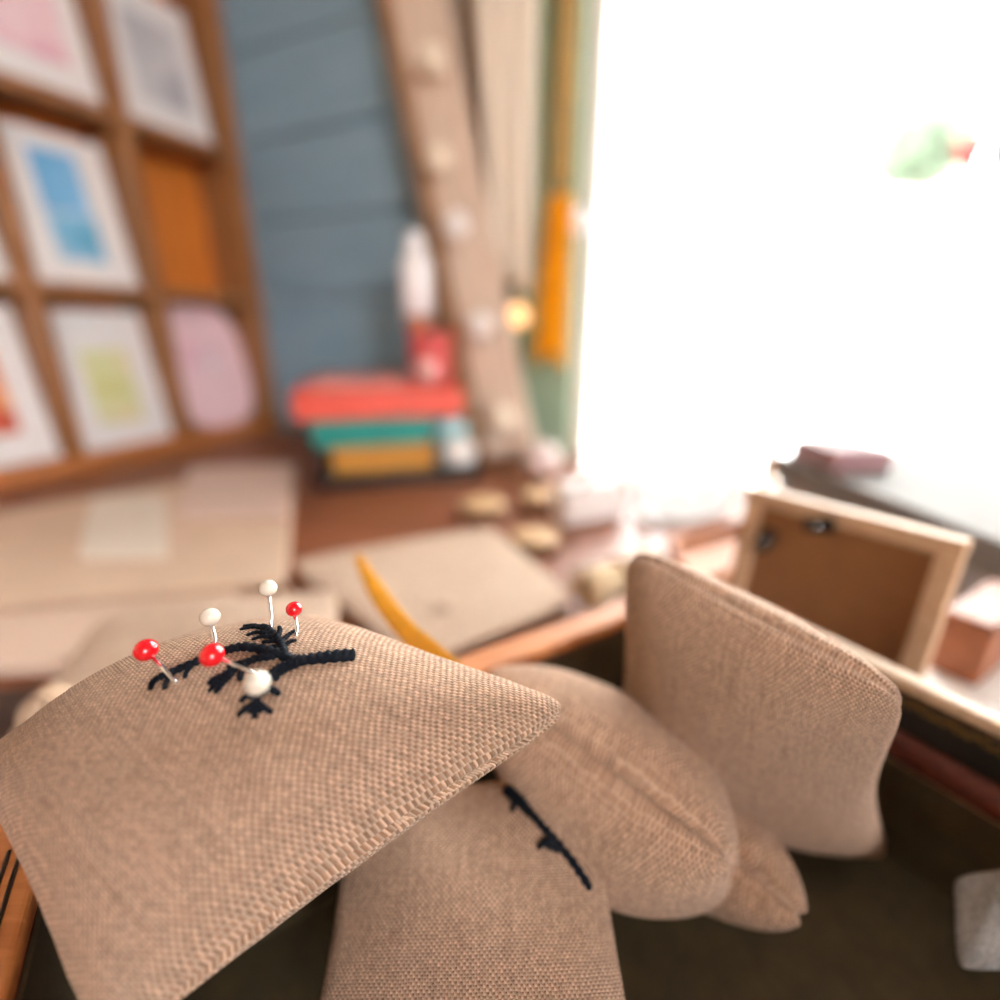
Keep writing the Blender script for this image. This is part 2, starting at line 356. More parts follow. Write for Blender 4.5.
def printmat(name, cols, scale=22, seed=0.0):
    m, n, l, p = nt(name)
    tc = n.new('ShaderNodeTexCoord'); mp = n.new('ShaderNodeMapping'); mp.inputs['Location'].default_value = (seed, seed, seed)
    no = n.new('ShaderNodeTexNoise'); no.inputs['Scale'].default_value = scale; no.inputs['Detail'].default_value = 3
    r = n.new('ShaderNodeValToRGB'); e = r.color_ramp.elements
    while len(e) < len(cols): e.new(0.5)
    for i, c in enumerate(cols): e[i].position = 0.32 + 0.36 * i / (len(cols) - 1); e[i].color = c + (1,)
    l.new(tc.outputs['Object'], mp.inputs['Vector']); l.new(mp.outputs['Vector'], no.inputs['Vector']); l.new(no.outputs['Fac'], r.inputs['Fac']); l.new(r.outputs['Color'], p.inputs['Base Color']); p.inputs['Roughness'].default_value = 0.45
    return m
def card(name, b0, b1, z0, h, label, prints, lean=0.025, o=0.014, paper=CARDW, cat='card', heart=False, grp='cards in the wooden rack'):
    base = K + EB * (b0 + b1) / 2 - E1 * o + UP * (z0 - TZ)
    t = thing(name, base, label, cat, grp)
    up = UP * h - E1 * lean; wv = EB * (b1 - b0); nrm = np.cross(wv, up); nrm /= np.linalg.norm(nrm)
    if nrm.dot(E1) < 0: nrm = -nrm
    o0 = K + EB * b0 - E1 * o + UP * (z0 - TZ)
    if heart:
        c = o0 + wv * 0.5 + up * 0.5; poly = []
        for k in range(48):
            g = 2 * math.pi * k / 48; ex = 0.62
            poly.append(c + wv * 0.5 * math.copysign(abs(math.cos(g)) ** ex, math.cos(g)) + up * 0.5 * math.copysign(abs(math.sin(g)) ** ex, math.sin(g)))
        pp = MB().prism(poly, -nrm * 0.004).build('paper', paper, t)
    else: pp = MB().box(o0, wv, up, -nrm * 0.0012).build('paper', paper, t)
    for (x0, x1, y0, y1, m) in prints:
        MB().box(o0 + wv * x0 + up * y0, wv * (x1 - x0), up * (y1 - y0), nrm * 0.0004).build('print', m, t)
    return t
BLUEP = printmat('print_blue_sky', [(0.10, 0.34, 0.62), (0.22, 0.50, 0.80), (0.40, 0.62, 0.86)], 9, 2)
BLUEQ = printmat('print_blue_sea', [(0.10, 0.35, 0.55), (0.20, 0.50, 0.75), (0.45, 0.50, 0.55)], 26, 4)
GREENP = printmat('print_green', [(0.62, 0.60, 0.25), (0.68, 0.70, 0.42), (0.74, 0.62, 0.36), (0.55, 0.62, 0.40)], 20, 7)
ORP = printmat('print_orange', [(0.60, 0.10, 0.03), (0.75, 0.30, 0.10), (0.80, 0.50, 0.30)], 18, 1)
REDP = printmat('print_red', [(0.45, 0.05, 0.03), (0.60, 0.12, 0.05)], 18, 3)
PINKP = printmat('print_pink', [(0.80, 0.45, 0.55), (0.82, 0.62, 0.66), (0.70, 0.30, 0.42)], 16, 5)
PINKC = mat('card_pink', (0.88, 0.60, 0.64), 0.5, var=0.06, scale=25)
GREYP = printmat('print_grey', [(0.4, 0.4, 0.45), (0.62, 0.6, 0.62)], 20, 9)
zA, zB, zC_ = TZ + 0.0192, 0.0492, 0.2342
card('picture_card', -0.266, -0.160, zB, 0.152, 'white bordered card with a bright blue picture, upper row of the rack', [(0.27, 0.70, 0.48, 0.88, BLUEP), (0.27, 0.72, 0.16, 0.47, BLUEQ)], lean=0.02)
card('picture_card', -0.268, -0.158, zA, 0.158, 'white bordered card with a pale green and yellow picture, lower row of the rack', [(0.26, 0.74, 0.17, 0.72, GREENP)], lean=0.02)
card('picture_card', -0.402, -0.288, zA, 0.160, 'white bordered card with an orange red picture at the left edge', [(0.2, 0.76, 0.36, 0.70, ORP), (0.2, 0.76, 0.2, 0.36, REDP)], lean=0.02)
card('picture_card', -0.402, -0.288, zB, 0.152, 'pale grey card above the orange one at the left edge', [(0.2, 0.8, 0.2, 0.8, GREYP)], lean=0.02)
card('pink_card', -0.138, -0.012, zA, 0.170, 'pink card with rounded corners in the lower right pigeonhole', [(0.22, 0.74, 0.42, 0.70, PINKP)], lean=0.03, paper=PINKC, heart=True)
card('picture_card', -0.268, -0.158, zC_, 0.15, 'white card with a lilac picture in the top row of the rack', [(0.2, 0.8, 0.2, 0.8, PINKP)], lean=0.02)
card('picture_card', -0.130, -0.020, zC_, 0.15, 'white card with a grey picture in the top right pigeonhole', [(0.2, 0.8, 0.2, 0.8, GREYP)], lean=0.02)

# ------------------------------------------------------------------ books and the clutter at the back of the table
BD = np.array([0.962, 0.272, 0]); BP = np.array([-0.272, 0.962, 0])
S0 = onz(320, 492, TZ)
def sbox(mb, x0, x1, y0, y1, z0, z1): return mb.box(S0 + BD * x0 + BP * y0 + UP * (z0 - TZ), BD * (x1 - x0), BP * (y1 - y0), UP * (z1 - z0))
TEAL = mat('teal_cover', (0.0, 0.25, 0.22), 0.45, var=0.08, scale=30)
REDB = mat('red_cover', (0.72, 0.085, 0.05), 0.4, var=0.08, scale=30)
OCHRE = mat('ochre_cover', (0.52, 0.23, 0.025), 0.5, var=0.1, scale=30)
PAGES = mat('book_pages', (0.72, 0.66, 0.55), 0.7, var=0.08, scale=200)
tray = thing('tray', S0 + BD * 0.09 + BP * 0.07, 'flat black tray under the stack of coloured books', 'tray')
sbox(MB(), -0.003, 0.171, 0, 0.14, TZ + 0.0003, TZ + 0.004).build('tray_base', BLACKL, tray, bevel=0.001)
for q in ((-0.003, 0.171, 0, 0.004), (-0.003, 0.171, 0.136, 0.14), (-0.003, 0.001, 0.004, 0.136), (0.167, 0.171, 0.004, 0.136)):
    sbox(MB(), *q, TZ + 0.004, TZ + 0.016).build('tray_side', BLACKL, tray, bevel=0.001)
def book(label, x0, x1, y0, y1, z0, h, m):
    t = thing('book', S0 + BD * (x0 + x1) / 2 + BP * (y0 + y1) / 2 + UP * (z0 - TZ), label, 'book', 'coloured books stacked on the tray')
    c = 0.0025
    sbox(MB(), x0, x1, y0, y1, z0, z0 + c).build('cover', m, t, bevel=0.0008)
    sbox(MB(), x0, x1, y0, y1, z0 + h - c, z0 + h).build('cover', m, t, bevel=0.0008)
    sbox(MB(), x0, x1, y0, y0 + c, z0 + c, z0 + h - c).build('spine', m, t, bevel=0.0008)
    sbox(MB(), x0 + 0.003, x1 - 0.003, y0 + c, y1 - 0.004, z0 + c, z0 + h - c).build('page_block', PAGES, t)
zb = TZ + 0.0042
book('ochre yellow book at the bottom of the coloured stack', 0.014, 0.118, 0.006, 0.132, zb, 0.038, OCHRE); zb += 0.0383
book('teal green book in the middle of the coloured stack', -0.002, 0.118, 0.008, 0.134, zb, 0.028, TEAL); zb += 0.0283
book('red book on top of the coloured stack', -0.016, 0.150, 0.004, 0.138, zb, 0.028, REDB); zb += 0.0283
SALMON = mat('salmon_paper', (0.70, 0.28, 0.24), 0.6, var=0.06, scale=30)
tag(sbox(MB(), 0.0, 0.096, 0.03, 0.132, zb, zb + 0.006).build('notepad', SALMON, bevel=0.001), 'thin salmon pink notepad lying on the red book', 'notepad')
def at(px, py, d): return ray(px, py, d)
REDT = mat('red_tin_paint', (0.66, 0.10, 0.10), 0.35, var=0.06, scale=40)
TERRA = mat('terracotta', (0.42, 0.16, 0.09), 0.6, var=0.1, scale=60)
PORC = mat('white_porcelain', (0.86, 0.85, 0.88), 0.25, var=0.02, coat=0.3)
CYAN = mat('cyan_card', (0.35, 0.66, 0.70), 0.5, var=0.06, scale=40)
WOOL = mat('white_wool', (0.84, 0.81, 0.79), 0.9, var=0.04, scale=300, bump=0.8)
WOOLC = mat('cream_wool', (0.84, 0.74, 0.60), 0.9, var=0.05, scale=300, bump=0.8)
p = S0 + BD * 0.131 + BP * 0.088 + UP * (zb - 0.0003 - TZ + 0.0006)
t = thing('tin', p, 'round red tin standing on the right end of the red book', 'tin')
MB().lathe(p, [(0.0230, 0), (0.024, 0.001), (0.024, 0.040), (0.0225, 0.041)], 32).build('body', REDT, t, True)
MB().lathe(p, [(0.0236, 0.0412), (0.0249, 0.042), (0.0249, 0.052), (0.0236, 0.053)], 32).build('lid', REDT, t, True)
p2 = p + UP * 0.0536 - BD * 0.012
t = thing('bottle', p2, 'slim white bottle with a terracotta foot standing on the red tin', 'bottle')
MB().lathe(p2, [(0.013, 0), (0.015, 0.002), (0.015, 0.016), (0.0135, 0.017)], 24).build('foot', TERRA, t, True)
MB().lathe(p2, [(0.013, 0.0172), (0.0175, 0.022), (0.0175, 0.068), (0.011, 0.084), (0.009, 0.098), (0.0095, 0.1)], 24).build('body', PORC, t, True)
p3 = S0 + BD * 0.118 + BP * 0.035 + UP * (zb - TZ + 0.0002)
tag(MB().ball(p3 + UP * 0.0135, 0.0135, 20).build('wool_ball', mat('blush_wool', (0.74, 0.42, 0.40), 0.9, var=0.05, scale=300, bump=0.8), smooth=True), 'small blush wool ball on the red book in front of the red tin', 'ball')
p4 = S0 + BD * 0.150 + BP * 0.030
t = thing('gift_box', p4 + UP * 0.0044, 'small cyan gift box with a white lid on the tray right of the books', 'box')
sbox(MB(), 0.1315, 0.164, 0.047, 0.087, TZ + 0.0044, TZ + 0.056).build('body', CYAN, t, bevel=0.001)
sbox(MB(), 0.1305, 0.165, 0.046, 0.088, TZ + 0.0562, TZ + 0.0585).build('lid', PORC, t, bevel=0.001)
p5 = onz(459, 470, TZ + 0.0044)
tag(MB().ball(p5 + UP * 0.0195, 0.0195, 24, sq=1.0).build('wool_ball', WOOL, smooth=True), 'white wool ball on the tray in front of the cyan box', 'ball')

# leaning board with its string of cotton balls
Bb = onz(512, 462, TZ + 0.007); Bt = W(0.256, -0.016, 0.0); Bt = np.array([Bt[0], Bt[1], 0.54])
dirb = (Bt - Bb) / np.linalg.norm(Bt - Bb); wid = E1 * 0.92 + EB * 0.1; wid = wid - dirb * wid.dot(dirb); wid /= np.linalg.norm(wid); nb = np.cross(wid, dirb)
if nb.dot(EB) > 0: nb = -nb
bo = thing('leaning_board', Bb, 'tall narrow pale board with a brown edge leaning against the blue wall', 'board')
Lb = np.linalg.norm(Bt - Bb)
PLANKP = wood('board_paint', (0.62, 0.48, 0.38), (0.72, 0.58, 0.48), 12, (20, 20, 3), 0.5)
EDGEB = wood('board_edge', (0.26, 0.13, 0.06), (0.36, 0.20, 0.10), 12, (20, 20, 3), 0.5)
B0 = Bb - wid * 0.03
B0 = B0 + UP * (TZ + 0.0004 - min((B0 + wid * x - nb * y)[2] for x in (-0.0165, 0.058) for y in (0.0, 0.018)))      # lowest corner on the table
MB().box(B0, wid * 0.058, dirb * Lb, -nb * 0.012).build('plank', PLANKP, bo, bevel=0.001)
MB().box(B0 - wid * 0.0165, wid * 0.0162, dirb * Lb, -nb * 0.018).build('edge_strip', EDGEB, bo, bevel=0.001)
gl = thing('ball_garland', Bb + dirb * 0.1, 'string of cream cotton balls hanging down the leaning board', 'garland')
ptsg = []
def onboard(px, py):
    r = ray(px, py, 1.0); q = r * (B0 + nb * 0.0155).dot(nb) / r.dot(nb); return q
for i, (px, py) in enumerate(((432, 60), (438, 160), (456, 225), (480, 325), (502, 418))):
    q = onboard(px, py); ptsg.append(q)
    MB().ball(q, 0.0145, 20, lump=0.02).build('cotton_ball', WOOL if i in (2, 3) else WOOLC, gl, True)
MB().tube(spline([q + nb * 0.0 for q in [onboard(430, 0)] + ptsg], 10), 0.0009, 6).build('cord', WOOLC, gl, True)

# beige cloth, orange scarf, lamp bulb and ornament in front of the wall
def cloth(cx_top, cx_bot, z1, z0, w1, w0, y_off, folds, amp, nz=30, nx=40, ph=0.0):
    P = np.zeros((nz, nx, 3))
    for i, s in enumerate(np.linspace(0, 1, nz)):
        for j, r in enumerate(np.linspace(-0.5, 0.5, nx)):
            a = cx_top + (cx_bot - cx_top) * s + r * (w1 + (w0 - w1) * s)
            P[i, j] = W(a, y_off - amp * (1 + math.cos(folds * r * 2 * math.pi + ph + 0.6 * s)), z1 + (z0 - z1) * s + 0.01 * math.cos(r * 5) * s)
    return P
BEIGE = mat('beige_cotton', (0.86, 0.78, 0.67), 0.9, var=0.04, scale=400, bump=0.2)
cl = thing('hanging_cloth', W(0.40, -0.03, 0.12), 'beige cotton cloth hanging in soft folds right of the leaning board', 'cloth')
MB().grid(cloth(0.398, 0.420, 0.62, 0.045, 0.095, 0.045, -0.022, 3, 0.006), 0.0012).build('fabric', BEIGE, cl, True)
MB().tube([W(0.345, -0.028, 0.622), W(0.45, -0.028, 0.622)], 0.004, 10).build('hanging_rod', PALEW, cl, True)
SAFF = mat('saffron_silk', (0.84, 0.36, 0.004), 0.7, var=0.08, scale=40, spec=0.2)
BRASSC = mat('golden_brown_strap', (0.42, 0.27, 0.07), 0.6, var=0.1, scale=60)
sc_ = thing('scarf', W(0.46, -0.04, 0.06), 'saffron orange scarf hanging against the green post', 'scarf')
MB().grid(cloth(0.480, 0.474, 0.135, -0.035, 0.026, 0.036, -0.04, 3, 0.004), 0.0015).build('fabric', SAFF, sc_, True)
MB().grid(cloth(0.484, 0.480, 0.52, 0.135, 0.016, 0.024, -0.04, 1, 0.003), 0.0015).build('strap', BRASSC, sc_, True)
MB().tube([W(0.482, -0.021, 0.525), W(0.482, -0.05, 0.525), W(0.482, -0.055, 0.535)], 0.003, 8).build('hook', STEEL, sc_, True)
wp = ray(518, 316, 0.58)
LAMP = mat('warm_lamp', (0.6, 0.42, 0.25), 0.5, emit=(1.0, 0.50, 0.19), estr=1.35)
fl = thing('fairy_light', wp, 'small glowing warm fairy light beside the beige cloth', 'light')
MB().ball(wp, 0.0125, 20, sq=1.05).build('bulb', LAMP, fl, True)
MB().lathe(wp + UP * 0.0128, [(0.0024, 0), (0.0028, 0.001), (0.0028, 0.006), (0.0010, 0.007)], 12).build('socket', WOOLC, fl, True)
MB().tube(spline([wp + UP * 0.018, wp + UP * 0.08 + E1 * 0.003, W(0.40, -0.06, 0.35), W(0.415, -0.052, 0.60)], 10), 0.0004, 6).build('wire', BEIGE, fl, True)
op = W(0.492, -0.06, 0.0); op = ray(577, 222, np.dot(op, [0, cT, -sT]))
og = thing('ornament', op, 'white glass bauble hanging at the left edge of the window', 'ornament')
MB().ball(op, 0.013, 24).build('bauble', PORC, og, True)
MB().lathe(op + UP * 0.0128, [(0.003, 0), (0.003, 0.004), (0.001, 0.005)], 12).build('cap', STEEL, og, True)
MB().tube([op + UP * 0.017, op + UP * 0.2, op + UP * 0.42], 0.0005, 6).build('thread', WOOL, og, True)

# ------------------------------------------------------------------ papers and linen on the left of the table
def slab(px, z, h, name, m, label, cat, grp=None, bevel=0.001):
    poly = [onz(x, y, z) for x, y in px]
    a = sum(poly[i][0] * poly[(i + 1) % len(poly)][1] - poly[(i + 1) % len(poly)][0] * poly[i][1] for i in range(len(poly)))
    if a < 0: poly = poly[::-1]
    return tag(MB().prism(poly, UP * h).build(name, m, bevel=bevel), label, cat, grp)
KRAFT = mat('kraft_paper', (0.70, 0.52, 0.39), 0.7, var=0.05, scale=50)
PINKK = mat('pink_paper', (0.74, 0.57, 0.50), 0.65, var=0.04, scale=50)
TANC = mat('tan_cotton', (0.64, 0.47, 0.37), 0.9, var=0.05, scale=300, bump=0.3)
CREAMC = mat('cream_paper', (0.80, 0.72, 0.63), 0.6, var=0.03, scale=50)
slab([(-120, 538), (296, 468), (286, 592), (-200, 632)], TZ + 0.0003, 0.006, 'paper_pad', KRAFT, 'large kraft paper pad lying in front of the card rack', 'pad')
slab([(175, 520), (190, 470), (290, 466), (288, 520)], TZ + 0.0066, 0.004, 'card_pack', PINKK, 'pale pink card pack on the right half of the kraft pad', 'cards')
slab([(78, 560), (92, 500), (166, 496), (168, 560)], TZ + 0.0066, 0.003, 'envelope', CREAMC, 'cream white envelope on the middle of the kraft pad', 'envelope')
slab([(-90, 682), (-140, 642), (90, 618), (240, 606), (180, 672), (60, 678)], TZ + 0.0003, 0.010, 'folded_cloth', TANC, 'folded tan cloth with a straight front edge at the left of the table', 'cloth', bevel=0.003)

slab([(-160, 704), (80, 686), (72, 770), (-200, 820)], TZ + 0.0003, 0.0015, 'shade_mat', mat('painted_shade', (0.045, 0.022, 0.017), 0.6, var=0.2, scale=60), 'dark brown mat added as painted shade in front of the folded tan cloth at the left', 'mat', bevel=0.0004)  # added dark mat that puts the table's shade into colour
# ------------------------------------------------------------------ pillows
def pillow_surface(c, T, k=0.10, p=0.5, seed=0, wr=0.0, sag=0.0, k2=None, under=1.0):
    c00, c10, c11, c01 = [np.asarray(x, float) for x in c]
    N = np.cross(c11 - c00, c01 - c10); N /= np.linalg.norm(N)
    L = (np.linalg.norm(c10 - c00) + np.linalg.norm(c01 - c00)) / 2
    r = np.random.default_rng(seed); ph = r.random(40) * 6.28
    def S(u, v, side):
        u = np.asarray(u, float); v = np.asarray(v, float)
        kk = k
        uu = u * (1 - kk * (1 - v * v) * np.abs(u)); vv = v * (1 - (kk if k2 is None else k2) * (1 - u * u) * np.abs(v))
        tip = 1 - 0.075 * (u * u * v * v) ** 3
        uu, vv = uu * tip, vv * tip
        a, b = (uu + 1) / 2, (vv + 1) / 2
        P = c00 * ((1 - a) * (1 - b))[..., None] + c10 * (a * (1 - b))[..., None] + c11 * (a * b)[..., None] + c01 * ((1 - a) * b)[..., None]
        e = np.clip((1 - u * u), 0, 1) * np.clip((1 - v * v), 0, 1)
        h = T * (under if side < 0 else 1.0) * e ** p * (1 + sag * (1 - e))
        # soft gathers that run off the seams, and slow unevenness of the filling
        du, dv = (1 - np.abs(u)), (1 - np.abs(v))
        g = np.zeros_like(h)
        for i in range(7):
            g += np.sin(v * (8 + 5 * i) + ph[i]) * np.exp(-du / 0.10) * np.clip(du / 0.02, 0, 1) + np.sin(u * (8 + 5 * i) + ph[i + 8]) * np.exp(-dv / 0.10) * np.clip(dv / 0.02, 0, 1)
        g *= wr
        for i in range(4):
            g += 0.0006 * np.sin(u * (1.5 + i) + ph[16 + i]) * np.cos(v * (1.2 + i) + ph[22 + i]) * np.clip(e * 3, 0, 1)
        h = h + g
        # stitched seam: the edge itself is drawn in
        gr = 0.0015 * np.exp(-(np.maximum(h, 0) / 0.0010) ** 2)
        cen = (c00 + c10 + c11 + c01) / 4
        D = cen - P; D /= np.linalg.norm(D, axis=-1, keepdims=True) + 1e-12
        return P + D * gr[..., None] + N * (side * h)[..., None]
    return S, N, (np.linalg.norm(c10 - c00) + np.linalg.norm(c11 - c01)) / 4, (np.linalg.norm(c01 - c00) + np.linalg.norm(c11 - c10)) / 4
def pillow_mesh(c, T, n=110, **kw):
    S, N, Lu, Lv = pillow_surface(c, T, **kw)
    t = np.sin(np.linspace(-1, 1, n) * math.pi / 2)
    U, V = np.meshgrid(t, t, indexing='ij')
    A = S(U, V, 1.0).reshape(-1, 3); B = S(U, V, -1.0).reshape(-1, 3)
    mb = MB(); uv = np.stack([U.ravel() * Lu, V.ravel() * Lv], 1)
    idx = np.arange(n * n).reshape(n, n); edge = np.zeros((n, n), bool); edge[0] = edge[-1] = edge[:, 0] = edge[:, -1] = True
    mapB = np.where(edge.ravel(), idx.ravel(), -1); new = np.where(~edge.ravel())[0]; mapB[new] = n * n + np.arange(len(new))
    mb.v = list(A) + list(B[new]); uv2 = np.concatenate([uv, uv[new] + [0.003, 0.002]])
    i, j = np.meshgrid(np.arange(n - 1), np.arange(n - 1), indexing='ij'); i = i.ravel(); j = j.ravel()
    q = np.stack([idx[i, j], idx[i + 1, j], idx[i + 1, j + 1], idx[i, j + 1]], 1)
    mb.f = [tuple(int(x) for x in r) for r in q] + [tuple(int(x) for x in r[::-1]) for r in mapB[q]]
    return mb, uv2, S
def pincushion(name, c, T, label, m=LIN, cat='pincushion', grp='linen pincushions', n=110, **kw):
    mb, uv, S = pillow_mesh(c, T, n, **kw)
    V = np.array(mb.v); base = np.array([V[:, 0].mean(), V[:, 1].mean(), V[:, 2].min()])
    t = thing(name, base, label, cat, grp)
    mb.build('cushion_body', m, t, True, uv=uv)
    return t, S, V
def stitch(S, uvs, side, r0, r1, lift=0.3, n=10, seed=0):
    """embroidered cord lying on a cushion face; uvs in face coordinates"""
    q = spline([np.array([a, b, 0.0]) for a, b in uvs], n) if len(uvs) > 2 else [np.array([*uvs[0], 0]) * (1 - s) + np.array([*uvs[1], 0]) * s for s in np.linspace(0, 1, 8)]
    u = np.array([x[0] for x in q]); v = np.array([x[1] for x in q]); e = 1e-3
    P = S(u, v, side); Nn = np.cross(S(u + e, v, side) - P, S(u, v + e, side) - P) * side; Nn /= np.linalg.norm(Nn, axis=1, keepdims=True)
    s = np.linspace(0, 1, len(q)); rr = (r0 + (r1 - r0) * s) * (1 + 0.22 * np.sin(np.arange(len(q)) * 1.9 + seed)); rr[-1] *= 0.5; rr[0] *= 0.6
    return list(P + Nn * (r0 * lift)), list(rr)
def sprig_from_pixels(S, strokes, side=1.0):
    """find, on the cushion's own face, where each stroke of the sprig runs"""
    g = np.linspace(-0.97, 0.97, 420); U, V = np.meshgrid(g, g, indexing='ij'); P = S(U, V, side); e = 1e-3
    d = P[..., 1] * cT - P[..., 2] * sT; X = 500 + 500 * P[..., 0] / d; Y = 500 - 500 * (P[..., 1] * sT + P[..., 2] * cT) / d
    Nn = np.cross(S(U + e, V, side) - P, S(U, V + e, side) - P) * side
    ok = (Nn * P).sum(-1) < 0
    out = []
    for pts, r0, r1 in strokes:
        l = []; r0, r1 = r0 * 1.0, r1 * 1.0
        for x, y in pts:
            q = (X - x) ** 2 + (Y - y) ** 2 + np.where(ok, 0, 1e6); k = np.unravel_index(np.argmin(q), q.shape); l.append((U[k], V[k]))
        out.append((l, r0, r1))
    return out
def surf_point(S, px, py, side=1.0):
    (l, _, _), = sprig_from_pixels(S, [([(px, py)], 1, 1)], side); u, v = l[0]
    P = S(np.array([u]), np.array([v]), side)[0]; return P, u, v
def embroider(S, parent, strokes, side=1.0):
    mb = MB()
    for i, (uvs, r0, r1) in enumerate(strokes):
        P, rr = stitch(S, uvs, side, r0, r1, seed=i); mb.tube(P, rr, 7)
    return mb.build('embroidery', THREAD, parent, True)

# the wooden box that holds the cushions
RZ, BZ = -0.095, -0.1535
q0 = onz(565, 640, RZ); q1 = onz(950, 700, RZ)
M_ = np.array([[F1[0], -F2[0]], [F1[1], -F2[1]]]); s_ = np.linalg.solve(M_, (q1 - q0)[:2]); IC = q0 + F1 * s_[0]
LI, TH = 0.245, 0.009; WI = -np.dot(onz(14, 850, RZ) - IC, F1) - TH / 2
def X(a, b, z): return np.array([IC[0], IC[1], 0]) - F1 * a - F2 * b + UP * z      # a: to the left, b: towards the viewer
def xbox(mb, a0, a1, b0_, b1_, z0, z1): return mb.box(X(a0, b0_, z0), -F1 * (a1 - a0), -F2 * (b1_ - b0_), UP * (z1 - z0))
bx = thing('wooden_box', X(WI / 2, LI / 2, TZ), 'open wooden box holding the linen pincushions', 'box')
xbox(MB(), -TH, WI + TH, -TH, LI + TH, TZ + 0.0003, BZ).build('bottom', MAHOG, bx)
xbox(MB(), 0.0005, WI - 0.0005, 0.0005, LI - 0.0005, BZ, BZ + 0.001).build('floor_lining', OLIVE, bx)
for nm, q in (('side_panel', (-0.0045, 0, -TH, LI + TH)), ('side_panel', (WI, WI + TH, -TH, LI + TH)), ('end_panel', (0, WI, -TH, 0)), ('end_panel', (0, WI, LI, LI + TH))):
    xbox(MB(), *q, BZ, RZ - 0.004).build(nm, MAHOG, bx, bevel=0.0006)
for q in ((-0.005, 0.0005, -TH - 0.001, LI + TH + 0.001), (WI - 0.0005, WI + TH + 0.001, -TH - 0.001, LI + TH + 0.001), (0.0005, WI - 0.0005, -TH - 0.001, 0.0005), (0.0005, WI - 0.0005, LI - 0.0005, LI + TH + 0.001)):
    lab(xbox(MB(), *q, RZ - 0.004, RZ).build('rim', PALEW if q[1] < 0.01 and q[3] > 0.1 else ORANGEW, bx, bevel=0.0012, seg=3), 'pale wooden rim' if q[1] < 0.01 and q[3] > 0.1 else 'orange brown rim')
# right wall from the rim down: inlaid band, black strip, red moulding, bead, lining
ib = xbox(MB(), 0, 0.0016, 0.001, LI - 0.001, RZ - 0.0080, RZ - 0.0042).build('inlay_band', mat('dark_brown_lacquer', (0.035, 0.02, 0.008), 0.4, var=0.4, scale=300), bx)
mb = MB()
for f_ in (0.0, 2.2):
    mb.tube([X(0.0019, y, RZ - 0.0061 + 0.0011 * math.sin(y * 900 + f_ + 0.8 * math.sin(y * 310)) + 0.0004 * math.sin(y * 2600)) for y in np.linspace(0.004, LI - 0.004, 500)], 0.00013, 5)
mb.sub('gold_scroll', GOLD, ib, True)
xbox(MB(), 0, 0.0010, 0.001, LI - 0.001, RZ - 0.0160, RZ - 0.0082).build('black_strip', BLACKL, bx)
mb = MB(); mb.tube([X(0.0005, 0.001, RZ - 0.0208), X(0.0005, LI - 0.001, RZ - 0.0208)], 0.0050, 14); mb.build('moulding', MAHOG, bx, True)
mb = MB(); mb.tube([X(0.0008, 0.001, RZ - 0.0263), X(0.0008, LI - 0.001, RZ - 0.0263)], 0.0007, 8); mb.build('bead', PALEW, bx, True)
xbox(MB(), 0, 0.0008, 0.001, LI - 0.001, BZ + 0.001, RZ - 0.027).build('side_lining', OLIVE, bx)
xbox(MB(), WI - 0.0008, WI, 0.001, LI - 0.001, BZ + 0.001, RZ - 0.005).build('side_lining', OLIVE, bx)
xbox(MB(), 0.001, WI - 0.001, 0, 0.0008, BZ + 0.001, RZ - 0.005).build('end_lining', OLIVE, bx)
xbox(MB(), 0.001, WI - 0.001, LI - 0.0008, LI, BZ + 0.001, RZ - 0.005).build('end_lining', OLIVE, bx)
mb = MB()
for f_ in (0.28, 0.52): mb.tube([X(WI + 0.001 + 0.008 * f_, 0.0, RZ + 0.0001), X(WI + 0.001 + 0.008 * f_, LI, RZ + 0.0001)], 0.0004, 6)
lab(mb.build('rim_inlay', BLACKL, bx, True), 'thin black lines along the left rim')

